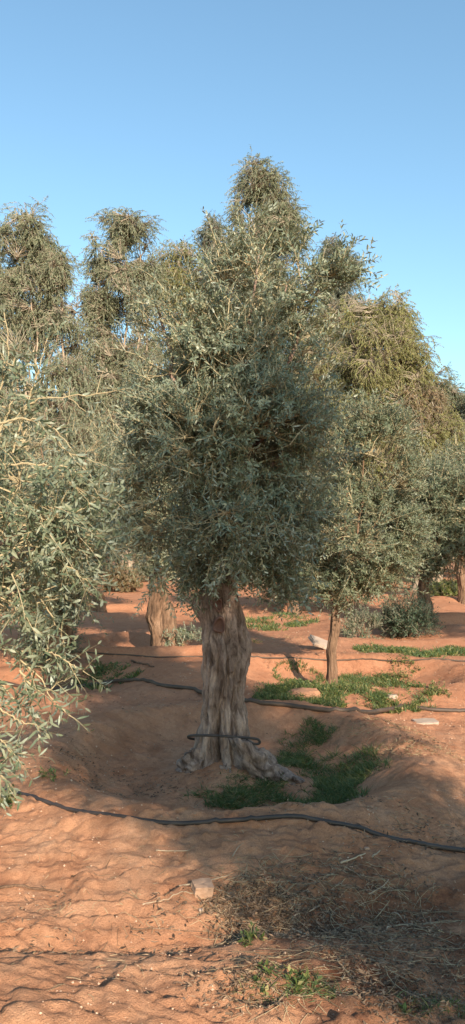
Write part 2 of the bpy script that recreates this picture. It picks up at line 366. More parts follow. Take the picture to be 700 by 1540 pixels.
def make_crown(root, top, lobes, n, sprigL=.17, pairs=9, lL=.055, lW=.012, leaf='olive', wood='twig', simple=False, style='olive',
               limb_r=.03, seed=1, freq=3., thr=.36, nsub=120, inner=.55, extra=None, barkm='bark', up=.45, hangz=None, twigr=.0016, limbs=True, lead=.05):
    C = np.array([l[0] for l in lobes]); nl = len(C); big = lobes
    if style == 'gum': lobes = lobes + split(lobes, 3, .45)
    k = 12; A = np.repeat(np.array([top]), nl, 0)
    ends = C + np.array([0, 0, 1])*np.array([l[1][2] for l in big])[:, None]*.35
    LP = curve(A, ends, k, .10, .05)
    sizes = np.linspace(1, .25, k)[None]*limb_r*(.55+.5*rng.random((nl, 1)))
    if limbs:
        for i in range(nl):
            if nl > 8 and i % 2 and style == 'olive' : continue
            b = MB(); tubes(b, LP[i:i+1], sizes[i:i+1], 8); b.build('branch', M[barkm], root)
    mb = MB(); LPt = LP.reshape(-1, 3)
    nsub = int(nsub*(2.2 if style == 'olive' else 1.3)); sp, _ = sample_lobes(lobes, nsub, .75, seed+9, freq, thr)
    j = nearest(sp, LPt); SP = curve(LPt[j], sp, 7, .08, .05)
    tubes(mb, SP, np.linspace(1, .35, 7)[None]*limb_r*.16, 4, 1)
    ST = SP[:, 2:].reshape(-1, 3)
    p, u = sample_lobes(lobes, n, inner, seed, freq, thr)
    j = nearest(p, ST); TP = curve(ST[j], p, 4, .06, .06)
    tubes(mb, TP, np.linspace(1.6, 1, 4)[None]*twigr*1.15, 3, 1)
    m_ = len(p); Ls = sprigL*(.6+.8*rng.random(m_))
    if style == 'olive':
        d = nrm(u*.75 + np.array([0, 0, up]) + rnd(m_, 3)*.42)
        if hangz is not None:
            hz = (p[:, 2] < hangz) & (rng.random(m_) < .55); d[hz] = nrm(u[hz]*.35+np.array([0, 0, -.9])+rnd(int(hz.sum()), 3)*.2)
        sprigs(mb, p, d, Ls, pairs, lL, lW, .12, 1, 0, simple, twigr=twigr)
    else:
        d = nrm(u*.55 + np.array([0, 0, -.42]) + rnd(m_, 3)*.42)
        sprigs(mb, p, d, Ls, pairs, lL, lW, .35, 1, 0, simple, spread=.45, hang=.55, twigr=twigr)
    if style == 'olive' and lead:
        p, u = sample_lobes(lobes, int(n*lead), .10, seed+3, freq, thr-.1)
        sprigs(mb, p, nrm(u*.7+[0, 0, .4]+rnd(len(p), 3)*.35), sprigL*(1.4+1.2*rng.random(len(p))), pairs+4, lL*.95, lW*.95, .15, 1, 0, simple, twigr=twigr*1.3)
    if extra: extra(mb)
    return mb.build('crown', [M[leaf], M[wood]], root, smooth=False)

# ---- the old olive in the middle
mx, my = -.065, 5.25
mz = float(gh(mx, my, False))-.07
main = thing('olive_tree', (mx, my, mz), 'tall grey green olive with thick pale gnarled trunk standing in the earth basin', 'olive tree', 'olive trees of the grove')
def main_extra(r, z, th):
    def bump(a, z0, sa, sz): 
        da = (th-a+np.pi) % (2*np.pi)-np.pi; return np.exp(-(da/sa)**2-((z-z0)/sz)**2)
    fr = -np.pi/2                               # side that faces the camera
    r = r + .075*bump(fr-1.35, 1.08, .38, .09)       # knob on the left shoulder
    r = r + .02*bump(fr+1.3, .76, .6, .18)
    r = r - .030*bump(fr, 1.14, .35, .06)
    lo = np.exp(-z/.13)
    for a, w_, am in ((fr-1.35, .38, .15), (fr-.75, .25, .05), (fr+.55, .36, .09), (fr+1.15, .30, .10), (fr+2.2, .4, .12), (fr-2.4, .4, .10), (fr+.15, .2, .03)):
        da = (th-a+np.pi) % (2*np.pi)-np.pi; r = r + am*np.exp(-(da/w_)**2)*np.exp(-z/(.17 if a > fr else .12))
    for a, z0, z1, dp, wd, k in ((fr-.22, .0, .34, .075, .055, .3), (fr-.12, .25, .72, .03, .06, .4), (fr+.42, .0, .55, .03, .07, .5), (fr-.75, .35, 1.0, .018, .07, .2), (fr+.75, .2, .9, .02, .07, .3), (fr+.2, .6, 1.1, .014, .05, .5)):
        aa = a + .12*np.sin(z*9+k*7); da = (th-aa+np.pi) % (2*np.pi)-np.pi
        r = r - dp*np.exp(-(da/wd)**2)*sstep(z0-.06, z0+.03, z)*(1-sstep(z1-.1, z1+.05, z))
    pits = noise3(np.stack([(np.cos(th)*7+z*0).ravel(), (np.sin(th)*7+z*0).ravel(), (z*11+th*0).ravel()], 1), 77).reshape(r.shape)
    r = r - .018*sstep(.70, .85, pits)
    strands = noise3(np.stack([(np.cos(th)*15+z*0).ravel(), (np.sin(th)*15+z*0).ravel(), (z*5+th*0).ravel()], 1), 79).reshape(r.shape)
    knots = noise3(np.stack([(np.cos(th)*4+z*0).ravel(), (np.sin(th)*4+z*0).ravel(), (z*6+th*0).ravel()], 1), 83).reshape(r.shape)
    lumps = noise3(np.stack([(np.cos(th)*9+z*0).ravel(), (np.sin(th)*9+z*0).ravel(), (z*20+th*0).ravel()], 1), 85).reshape(r.shape)
    return r + .020*(strands-.5) + .045*(knots-.5) + .022*(lumps-.5)
mb = MB()
mtop = trunk_mesh(mb, (mx, my, mz), 1.40, [(0, .19), (.12, .158), (.3, .136), (.45, .142), (.57, .153), (.68, .138), (.80, .118), (1, .108)],
                  [(0, .02, 0), (.3, -.01, 0), (.55, .015, 0), (.8, -.02, .02), (1, -.03, .02)], 3, 240, 280, .10, 6, main_extra, .9)
trunk = mb.build('trunk', M['bark'], main)
def root_lump(c, dims, tilt, seed):
    k, l = 70, 40; th = np.linspace(0, 2*np.pi, k, endpoint=False)[None]; ph = np.linspace(-.5*np.pi+.05, .5*np.pi-.02, l)[:, None]
    U = np.stack([np.cos(ph)*np.cos(th), np.cos(ph)*np.sin(th), np.sin(ph)+0*th], -1).reshape(-1, 3)
    rr = 1+.7*(noise3(U*1.6+seed, seed)-.5)+.45*(noise3(U*4+seed, seed+1)-.5)+.22*(noise3(U*10+seed, seed+2)-.5)
    V = U*rr[:, None]*np.array(dims); V[:, 2] -= V[:, 0]*tilt; V[:, 2] += (V[:, 0] < 0)*(-V[:, 0])*.5
    i = np.arange(k*l).reshape(l, k); b = MB(); b.add(V+c, np.stack([i[:-1], np.roll(i, -1, 1)[:-1], np.roll(i, -1, 1)[1:], i[1:]], -1).reshape(-1, 4)); b.build('root', M['bark'], main)
root_lump(at(388, 1152, my-.20), (.155, .13, .115), .45, 5)
root_lump(at(425, 1168, my-.12), (.11, .10, .05), .25, 8)
root_lump(at(293, 1150, my-.08), (.09, .10, .09), -.45, 12)
root_lump(at(350, 1165, my-.22), (.07, .07, .05), .1, 15)
# pruning scars: reddish hollow ovals in the bark
for (px, py, rx, rz_) in ((330, 940, .040, .055), (329, 910, .028, .045), (368, 1092, .0, .0)):
    if rx == 0: continue
    c = at(px, py, my-.150+(.012 if py < 920 else 0)); a_ = np.linspace(0, 2*np.pi, 28, endpoint=False); b = MB()
    rings = []
    for q, dyy in ((1.0, .03), (1.0, -.012), (.78, -.022), (.70, .0), (.4, .006), (.02, .008)):
        rr = q*(1+.12*np.sin(a_*3+py)); rr = rr*(1+.25*(noise2(a_*1.3+py, a_*0+q*3, 5)-.5)); rings.append(np.stack([c[0]+rx*rr*np.cos(a_), c[1]+dyy+0*a_, c[2]+rz_*rr*np.sin(a_)], 1))
    ii = np.arange(28*6).reshape(6, 28); b.add(np.concatenate(rings), np.stack([ii[:-1], np.roll(ii[:-1], -1, 1), np.roll(ii[1:], -1, 1), ii[1:]], -1).reshape(-1, 4))
    b.build('pruning_scar', M['scar'], main)
ML = [(390, 392, 38, 42), (352, 435, 62, 66), (432, 442, 58, 56), (290, 492, 62, 60), (240, 480, 30, 34), (360, 560, 100, 92), (455, 560, 56, 82), (268, 590, 66, 72),
      (262, 680, 74, 82), (360, 690, 105, 95), (445, 680, 56, 80), (225, 765, 52, 56), (285, 805, 66, 56), (365, 805, 76, 58), (440, 770, 46, 50), (205, 715, 34, 30), (425, 835, 34, 34), (238, 640, 50, 44),
      (492, 412, 28, 14), (262, 858, 50, 22), (420, 872, 40, 20), (300, 872, 30, 14), (350, 560, 80, 90, .45), (350, 740, 90, 90, .5), (300, 660, 80, 90, -.35), (400, 640, 80, 90, -.35), (370, 780, 80, 70, -.4)]
mlobes = lobes_px(ML, my, 1.15, .86, .26)
def main_shoots(mb):
    # long leafy leaders sticking out of the crown against the sky, and shoots hanging under it
    S = [((480, 440), (562, 378)), ((480, 430), (530, 362)), ((490, 440), (556, 400)), ((470, 420), (535, 368)), ((440, 400), (470, 345)), ((378, 370), (388, 296)), ((395, 375), (425, 318)), ((365, 385), (350, 335)),
         ((350, 760), (342, 868)), ((372, 770), (372, 872)), ((400, 770), (398, 862)), ((310, 780), (316, 872)), ((470, 800), (452, 872)), ((280, 790), (282, 850)), ((290, 830), (272, 905)), ((260, 830), (245, 890)), ((410, 820), (415, 905)), ((440, 830), (446, 920)), ((385, 820), (384, 898)), ((330, 820), (322, 895)), ((470, 830), (480, 915)), ((240, 820), (222, 880)),
         ((420, 385), (448, 345)), ((250, 460), (205, 440)), ((240, 500), (200, 475)), ((490, 430), (548, 412))]
    b = np.array([at(a[0][0], a[0][1], my-.25 if a[0][1] > 700 else my) for a in S]); e = np.array([at(a[1][0], a[1][1], my-.35 if a[0][1] > 700 else my-.05) for a in S])
    L = np.linalg.norm(e-b, axis=1); sprigs(mb, b, nrm(e-b), L, 20, .058, .012, .03, 1, 0, False, twigr=.003)
    p, u = sample_lobes(mlobes[:16], 260, .12, 55, 3.4, .3); ok = (u[:, 1] < .4); p, u = p[ok], u[ok]
    sprigs(mb, p, nrm(u*.6+[0, 0, .55]+rnd(len(p), 3)*.3), .22+.2*rng.random(len(p)), 13, .054, .012, .12, 1, 0, False, twigr=.0026)
    for s in S[:6]+S[-4:]:
        b0 = at(s[0][0], s[0][1], my); e0 = at(s[1][0], s[1][1], my-.05); n = 7
        tt = rng.random((n, 1))*.75; bb = b0*(1-tt)+e0*tt; sprigs(mb, bb, nrm((e0-b0)/np.linalg.norm(e0-b0)+rnd(n, 3)*.5), .16+.08*rng.random(n), 9, .055, .012, .05, 1, 0, False)
make_crown(main, mtop, mlobes, 5600, .17, 10, .048, .0105, 'olive', 'twig', False, 'olive', .034, 11, 4.2, .45, 210, .7, main_shoots, hangz=2.1, twigr=.002)

# ---- generic orchard olive
def orchard(px, py_base, Y, lobes, label, H, r, n, leaf='olive_far', seed=1, group='olive trees of the grove', bark='bark2', lean=0, far=False, name='olive_tree', **kw):
    X_ = (px-350)/FPX*Y if py_base is not None else px
    z0 = float(gh(X_, Y, False))-.05
    root = thing(name, (X_, Y, z0), label, name.replace('_', ' '), group)
    b = MB(); top = trunk_mesh(b, (X_, Y, z0), H, [(0, r*1.5), (.12, r*1.12), (.4, r), (.7, r*.95), (1, r*.8)], [(0, 0, 0), (.25, r*.25, 0), (.5, lean*.4-r*.3, 0), (.75, lean*.7+r*.2, 0), (1, lean, 0)], seed+40, 64, 80, .26, 5)
    b.build('trunk', M[bark], root)
    make_crown(root, top, lobes, n, leaf=leaf, seed=seed, barkm=bark, **kw)
    return root
# young tree on the right
orchard(497, 1, 8.35, lobes_px([(520, 700, 60, 70), (560, 680, 55, 55), (495, 780, 52, 70), (560, 780, 62, 66), (520, 860, 52, 48), (590, 730, 40, 60), (545, 630, 38, 28), (480, 860, 35, 36), (575, 850, 40, 50), (545, 750, 60, 60, .5), (530, 800, 60, 60, -.45), (600, 800, 32, 40), (600, 650, 22, 22)], 8.35, 1.2, .92, .4),
        'young olive tree with slim brown trunk, right of the thick pale trunk', .85, .052, 3600, 'olive_far', 21, lean=.05, sprigL=.19, pairs=8, lL=.052, lW=.0125, nsub=110, limb_r=.022, thr=.45, freq=3.0, wood='twig', twigr=.002)
# second old trunk, left behind
r2 = orchard(240, 1, 11.0, lobes_px([(240, 790, 55, 60), (190, 770, 45, 60), (175, 700, 50, 55), (230, 690, 60, 60), (290, 800, 40, 50), (215, 760, 55, 60, .6), (265, 840, 40, 22)], 11.0, 1.2, .95, .5),
        'olive tree on a stubby forked trunk, left behind the thick pale trunk', 1.2, .135, 3200, 'olive', 31, bark='bark2', lean=-.04, sprigL=.24, pairs=8, lL=.07, lW=.017, nsub=90, limb_r=.04, simple=True, thr=.38, freq=2., twigr=.003)
b = MB(); X2, Y2 = (252-350)/FPX*11, 11.0
trunk_mesh(b, (X2+.03, Y2-.05, float(gh(X2, Y2, False))-.05), .80, [(0, .22), (.3, .16), (.7, .12), (.9, .09), (1, .04)], [(0, 0, 0), (1, .0, 0)], 77, 48, 50, .2, 5); b.build('trunk', M['bark2'], r2, origin=None)
b = MB(); bb = np.array([[X2+.2, Y2-.15, .18]])+rnd(70, 3)*[.16, .12, .05]; sprigs(b, bb, nrm(rnd(70, 3)*.6+[0.2, -.2, .7]), .12+.1*rng.random(70), 7, .06, .015, .1, 1, 0, True, twigr=.003)
b.build('sucker_shoot', [M['olive'], M['twig_grey']], r2, smooth=False)
# olive mid-left, mostly behind the near branches
orchard(95, 1, 8.6, lobes_px([(90, 760, 55, 80), (60, 690, 60, 70), (110, 860, 30, 50), (80, 900, 42, 45), (40, 820, 60, 90), (130, 700, 45, 60), (60, 780, 60, 80, .5), (130, 800, 32, 50)], 8.6, 1.2, .95, .4),
        'olive tree half hidden behind the near branches on the left', .9, .11, 3000, 'olive_far', 41, sprigL=.20, pairs=8, lL=.06, lW=.015, nsub=80, limb_r=.025, simple=True, thr=.38, freq=2.4, twigr=.0025)
# right edge, further away
orchard(638, 1, 13.6, lobes_px([(650, 790, 50, 60), (690, 760, 50, 50), (640, 730, 38, 40), (680, 830, 45, 38), (720, 790, 40, 60), (665, 780, 55, 55, .6), (630, 840, 28, 26)], 13.6, 1.2, .95, .6),
        'grey green olive tree on a thin trunk behind the dark shrub at the right edge', 1.1, .10, 3000, 'olive_far', 51, sprigL=.28, pairs=8, lL=.08, lW=.02, nsub=80, limb_r=.03, simple=True, thr=.38, freq=1.8, twigr=.0035)
orchard(696, 1, 19., lobes_px([(690, 740, 45, 45), (730, 740, 60, 60), (700, 790, 45, 40), (660, 740, 40, 40), (690, 700, 40, 30)], 19, 1.2, .95, .8),
        'farthest olive tree at the right edge, above the green weeds', 1.5, .13, 2200, 'olive_far', 61, sprigL=.35, pairs=7, lL=.10, lW=.026, nsub=60, limb_r=.04, simple=True, thr=.36, freq=1.4, twigr=.005)
orchard(440, 1, 16.5, lobes_px([(440, 800, 50, 50), (400, 780, 50, 50), (480, 790, 45, 50), (430, 850, 40, 35), (440, 760, 60, 50)], 16.5, 1.2, .95, .7),
        'shaded olive tree seen dimly between the thick pale trunk and the young tree', 1.0, .12, 2200, 'olive_far', 63, sprigL=.32, pairs=7, lL=.09, lW=.023, nsub=60, limb_r=.035, simple=True, thr=.36, freq=1.6, twigr=.004)
orchard(150, 1, 17., lobes_px([(140, 780, 60, 60), (190, 800, 50, 45), (90, 790, 60, 60), (150, 730, 60, 40)], 17, 1.2, .95, .7),
        'far olive tree above the sunlit sand on the left', 1.2, .12, 2200, 'olive_far', 64, sprigL=.32, pairs=7, lL=.09, lW=.023, nsub=60, limb_r=.035, simple=True, thr=.36, freq=1.6, twigr=.004)
def off_olive(X_, Y_, zt, rad, zb, label, n, seed, leaf='olive'):
    zc = (zt+zb)/2; hh = (zt-zb)/2
    L = [(np.array([X_+rad*.35*math.cos(k*1.7), Y_+rad*.35*math.sin(k*1.7), zb+hh*2*f]), np.array([rad*.72, rad*.72, hh*.36])) for k, f in enumerate((.2, .35, .5, .62, .78))]
    L.append((np.array([X_, Y_, zc]), np.array([rad*.8, rad*.8, hh*.85])))
    if zt > 5: L += [(np.array([X_+.55, Y_, 5.25]), np.array([.42, .4, .45])), (np.array([X_+.1, Y_, 5.5]), np.array([.22, .22, .5])), (np.array([X_-.5, Y_, 4.6]), np.array([.28, .3, .5])), (np.array([X_-.95, Y_, 3.2]), np.array([.35, .4, .5])), (np.array([X_+1.0, Y_, 3.6]), np.array([.4, .4, .6]))]
    return orchard(X_, None, Y_, L, label, min(1.2, zb+.4), .14, n, leaf, seed, bark='bark', sprigL=.24, pairs=8, lL=.062, lW=.017, nsub=110, limb_r=.04, simple=True, thr=.30, freq=2.4, inner=.8, twigr=.0025)
off_olive(2.26, -.9, 5.35, 1.0, 1.15, 'olive tree behind the photographer shading the right foreground', 6500, 71)
off_olive(2.95, .05, 2.15, .75, .45, 'small low olive outside the right edge of the view beside the photographer', 2600, 72)
off_olive(5.2, 9.4, 3.6, 1.1, 1.0, 'olive tree outside the right edge shading the earth bank', 2600, 73, 'olive_far')
off_olive(-4.2, 11.0, 3.6, 1.2, 1.0, 'olive tree outside the left edge of the view', 2200, 75, 'olive_far')

# ---- near olive on the left, branches reaching into the view
NY = 2.65
near = thing('olive_tree', (-1.75, 3.0, float(gh(-1.75, 3.0, False))-.05), 'nearest olive tree, pale bright leaves and arching bare twigs along the left edge', 'olive tree', 'olive trees of the grove')
b = MB(); ntop = trunk_mesh(b, tuple(near.location), 1.0, [(0, .22), (.15, .16), (.6, .13), (1, .11)], [(0, 0, 0), (1, .12, -.05)], 91, 64, 80, .14, 6); b.build('trunk', M['bark'], near)
NL = [(-60, 740, 80, 70), (30, 740, 62, 40), (80, 790, 56, 40), (20, 830, 80, 50), (120, 820, 40, 30), (-30, 880, 80, 70), (45, 900, 48, 48), (-170, 800, 140, 180), (-10, 670, 50, 36, .1), (20, 850, 80, 60, .45), (10, 740, 80, 60, .4)]
nlobes = lobes_px(NL, NY, 1.1, .92, .16)
make_crown(near, ntop, nlobes, 820, .15, 10, .040, .008, 'olive_young', 'twig', False, 'olive', .02, 93, 6.5, .45, 110, .8, None, up=.1, twigr=.0017)
def shoot(pts, Y, leafn, r=.0030, l=.045, leaf='olive_young'):
    """one long bare arching twig with side sprigs, a branch of the near tree"""
    k = 24; P = np.array([at(a, b_, Y+(c[0] if c else 0)) for a, b_, *c in pts]); s = np.linspace(0, len(P)-1, k); i = np.clip(s.astype(int), 0, len(P)-2)
    f = (s-i)[:, None]; Pm = np.concatenate([[2*P[0]-P[1]], P, [2*P[-1]-P[-2]]])
    p0, p1, p2, p3 = Pm[i], Pm[i+1], Pm[i+2], Pm[i+3]
    Q = .5*(2*p1+(p2-p0)*f+(2*p0-5*p1+4*p2-p3)*f**2+(3*p1-p0-3*p2+p3)*f**3)
    Q = Q + rnd(k, 3)*.0025
    mb = MB(); tubes(mb, Q[None], np.linspace(1.3, .45, k)[None]*r, 6, 1)
    T = nrm(np.gradient(Q, axis=0))
    j = rng.integers(3, k-1, leafn); d = nrm(T[j]*.7+rnd(leafn, 3)*.6)
    sprigs(mb, Q[j], d, .05+.10*rng.random(leafn), 4, l, .0088, .15, 1, 0, False, twigr=.0013)
    sprigs(mb, Q[-2:-1], T[-2:-1], np.array([.07]), 5, l*.9, .010, .1, 1, 0, False, twigr=.0012)
    mb.build('branch', [M[leaf], M['twig']], near, smooth=False)
for pts, n in (([(-40, 700), (0, 655), (45, 606), (110, 596), (188, 586)], 7), ([(0, 640), (50, 592), (90, 590), (132, 622)], 4), ([(-20, 645), (30, 630), (75, 640), (108, 672)], 5),
               ([(-30, 672), (30, 672), (85, 676), (160, 700)], 4), ([(0, 700), (80, 702), (115, 735), (160, 752)], 5), ([(40, 720), (90, 700), (130, 720), (148, 745)], 4),
               ([(-30, 640), (10, 560), (8, 470)], 9), ([(20, 680), (45, 600), (72, 510)], 10), ([(-20, 690), (18, 600), (22, 540)], 8), ([(60, 600), (30, 570), (-10, 540)], 5),
               ([(0, 830), (60, 855), (100, 870), (135, 890)], 6), ([(-10, 840), (50, 820), (100, 850), (140, 880)], 6), ([(-20, 880), (20, 890), (45, 940), (56, 948)], 6), ([(20, 860), (60, 900), (85, 940), (98, 968)], 7),
               ([(-30, 960), (20, 985), (60, 1020), (78, 1050), (118, 1086)], 11), ([(20, 980), (70, 980), (110, 1000), (140, 1020)], 8), ([(-20, 1000), (20, 1050), (50, 1072)], 9), ([(-30, 1040), (20, 1080), (60, 1092)], 8),
               ([(30, 1010), (62, 1040), (100, 1020)], 8), ([(-30, 1100), (0, 1110), (22, 1140)], 10), ([(-30, 1130), (-8, 1150), (10, 1180)], 8), ([(60, 800), (120, 790), (180, 830)], 9), ([(60, 760), (110, 770), (165, 740)], 8),
               ([(-20, 600), (60, 640), (120, 700), (190, 770)], 10), ([(20, 1000), (50, 1000), (88, 985)], 8)):
    shoot(pts, NY-.1+.25*rng.random(), int(n*1.6))

# ---- gum trees and pepper trees far behind
def gum(px, Y, lobes, label, n, leaf='euc', seed=1, trunk_r=.22, kind='gum_tree', H=3.5, lL=.11, lW=.023, sL=.38, pairs=8, thr=.40, freq=1.5, lean=.3, group='tall trees behind the grove', wood='twig_grey', inner=.8):
    X_ = (px-350)/FPX*Y; z0 = float(gh(X_, Y, False))-.1
    root = thing(kind, (X_, Y, z0), label, kind.replace('_', ' '), group)
    b = MB(); top = trunk_mesh(b, (X_, Y, z0), H, [(0, trunk_r*1.5), (.1, trunk_r*1.1), (1, trunk_r*.75)], [(0, 0, 0), (.5, lean*.3, 0), (1, lean, 0)], seed, 20, 24, .08, 4); b.build('trunk', M['gumbark'], root)
    make_crown(root, top, lobes_px(lobes, Y, 1.3, 1.12, 1.0), int(n*2.1), sL, pairs, lL, lW, leaf, wood, True, 'gum', trunk_r*.34, seed, freq, thr, 90, inner, barkm='gumbark', twigr=.006, limbs=True)
gum(50, 25, [(46, 338, 27, 34), (58, 362, 22, 24), (50, 410, 48, 34), (10, 390, 40, 50), (90, 405, 26, 26), (88, 430, 30, 38), (104, 480, 26, 44), (50, 470, 50, 44), (-20, 450, 40, 80), (0, 540, 50, 44), (100, 550, 30, 44), (0, 620, 60, 50), (80, 640, 60, 50)],
    'tall drooping gum tree at the left edge with a pale forked trunk', 4200, 'euc', 101, thr=.43)
gum(190, 27, [(180, 345, 40, 26), (208, 362, 32, 30), (158, 380, 26, 36), (188, 400, 48, 36), (185, 445, 52, 44), (215, 420, 26, 50), (152, 470, 26, 34), (170, 520, 66, 40), (190, 560, 50, 36), (150, 600, 50, 50), (210, 600, 50, 60), (180, 670, 70, 50)],
    'rounded drooping gum tree second from the left with gaps of sky below its head', 4400, 'euc', 103, thr=.42)
gum(270, 30, [(270, 400, 32, 32), (255, 430, 34, 34), (290, 440, 30, 50), (270, 520, 50, 60), (270, 620, 60, 60)], 'yellowish pepper tree between the second gum tree and the bluish one', 3200, 'gold', 105, kind='pepper_tree', thr=.36)
gum(322, 33, [(320, 355, 18, 26), (325, 400, 22, 40), (318, 450, 30, 50), (325, 560, 40, 70)], 'slim bluish grey gum tree just left of the tallest one', 2400, 'euc_grey', 107, thr=.38)
gum(398, 27, [(384, 264, 24, 20), (396, 284, 36, 30), (396, 325, 50, 40), (396, 365, 56, 44), (425, 350, 26, 40), (385, 420, 50, 50), (420, 430, 34, 50), (400, 540, 70, 80), (400, 660, 80, 70)],
    'tallest gum tree, its narrow rounded head rising behind the middle olive', 5600, 'euc', 109, thr=.34)
gum(510, 34, [(498, 372, 12, 12), (505, 392, 20, 16), (524, 402, 12, 12), (500, 425, 34, 24), (510, 500, 40, 60)], 'small topped grey gum tree just right of the tallest one', 2400, 'euc_grey', 111, thr=.40)
gum(550, 25, [(510, 490, 38, 36), (550, 480, 44, 34), (590, 500, 30, 38), (480, 540, 40, 60), (545, 560, 62, 60), (600, 570, 32, 50), (500, 640, 60, 60), (580, 650, 55, 60), (545, 720, 80, 60), (560, 520, 50, 50, -1), (612, 540, 36, 44), (622, 600, 36, 44), (590, 470, 34, 26), (640, 650, 44, 50)],
    'broad golden green pepper tree filling the right behind the young olive', 7200, 'gold', 113, kind='pepper_tree', thr=.34, lL=.10, lW=.021, sL=.34)
gum(655, 28, [(650, 575, 24, 24), (630, 610, 30, 40), (670, 600, 24, 24), (690, 625, 24, 26), (640, 660, 40, 40), (690, 680, 36, 40), (660, 720, 50, 40)],
    'lower gum tree sloping down to the right edge beside the golden pepper tree', 4200, 'euc', 115, thr=.38)
gum(630, 24.5, [(632, 590, 20, 14), (640, 612, 22, 14), (615, 600, 14, 12)], 'small pepper tree with rusty pink foliage below the golden one', 500, 'rust', 117, kind='pepper_tree', thr=.3, sL=.5, H=2.5)
gum(735, 26, [(725, 600, 30, 24), (730, 660, 36, 50), (745, 720, 40, 50)], 'gum tree cut off by the right edge of the view', 2400, 'euc_grey', 119)
for k_, (px_, y_, rx_, lab) in enumerate(((60, 40, 110, 'low dark gum tree filling the gap below the leftmost tall gum'), (180, 42, 80, 'low gum tree below the rounded gum tree, farther back'), (290, 38, 80, 'low gum tree hidden mostly behind the middle olive'),
        (430, 43, 90, 'low gum tree hidden behind the tallest gum tree'), (570, 40, 80, 'low gum tree behind the golden pepper tree'), (690, 39, 70, 'low gum tree behind the right edge trees'))):
    gum(px_, y_, [(px_-rx_*.5, 640, rx_*.6, 50), (px_+rx_*.5, 650, rx_*.6, 50), (px_, 720, rx_, 70), (px_, 780, rx_, 50)], lab, 2600, 'euc', 131+k_, thr=.25, lL=.22, lW=.045, sL=.9, H=2.5)
gum(-60, 27, [(-60, 420, 60, 60), (-70, 540, 70, 80), (-60, 660, 70, 60)], 'gum tree just outside the left edge of the view', 2600, 'euc', 121)
gum(840, 29, [(820, 640, 60, 50), (840, 720, 70, 60)], 'low gum tree farther right outside the view', 2000, 'euc', 123)

# ---- shrubs
def shrub(px, py, rx, ry, label, leaf, n, Y=None, name='shrub', lL=.05, lW=.014, thr=.35):
    g0 = gpt(px, py) if Y is None else np.array([(px-350)/FPX*Y, Y, float(gh((px-350)/FPX*Y, Y))]); Y = g0[1]; s = m_px(Y)
    root = thing(name, tuple(g0), label, name.replace('_', ' '), None)
    c = g0+[0, 0, ry*s*.95]; L = [(c, np.array([rx*s, rx*s*.8, ry*s])), (c+[-rx*s*.5, 0, -ry*s*.3], np.array([rx*s*.6, rx*s*.5, ry*s*.6])), (c+[rx*s*.55, 0, -ry*s*.35], np.array([rx*s*.55, rx*s*.5, ry*s*.55]))]
    b = MB(); k = 9; e = c+rnd(k, 3)*[rx*s*.4, rx*s*.3, ry*s*.3]; tubes(b, curve(np.repeat(g0[None], k, 0)-[0, 0, .03], e, 7, .1, .05), np.linspace(1, .3, 7)[None]*.012, 5); b.build('stem', M['bark2'], root)
    mb = MB(); p, u = sample_lobes(L, n, .8, int(px), 4., thr); p[:, 2] = np.maximum(p[:, 2], g0[2]+.01)
    sprigs(mb, p, nrm(u*.6+[0, 0, .6]+rnd(n if len(p) == n else len(p), 3)*.4), .12+.12*rng.random(len(p)), 7, lL, lW, .1, 1, 0, True, twigr=.003)
    mb.build('foliage', [M[leaf], M['twig_grey']], root, smooth=False); return root
shrub(612, 982, 36, 30, 'dark green rounded shrub on weeds in front of the thin trunk at right', 'shrub', 800, 12.4)
shrub(175, 902, 34, 18, 'dry brownish bush on the far sand left of the forked trunk', 'rust', 700, 24., lL=.09, lW=.03)
shrub(80, 968, 30, 40, 'leafy bush at the foot of the half hidden olive on the left', 'olive_far', 500, 9.4)
shrub(545, 975, 20, 20, 'sparse brownish bush between the leaning slab and the dark shrub', 'olive_far', 240, 12.0)
shrub(430, 905, 34, 16, 'grey scrub in shade just right of the thick pale trunk', 'olive_far', 400, 18.)
shrub(245, 905, 50, 18, 'long low bush at the back edge of the far sand', 'olive_far', 500, 30., lL=.10, lW=.03)
shrub(520, 888, 60, 16, 'distant low scrub behind the young olive tree', 'olive_far', 500, 28., lL=.10, lW=.03)
shrub(680, 892, 34, 10, 'bright green bush on the far bank at the right edge', 'grass', 500, 22., lL=.09, lW=.025)
shrub(60, 905, 60, 22, 'hedge-like bush far behind the left olive', 'olive_far', 500, 26., lL=.10, lW=.03)

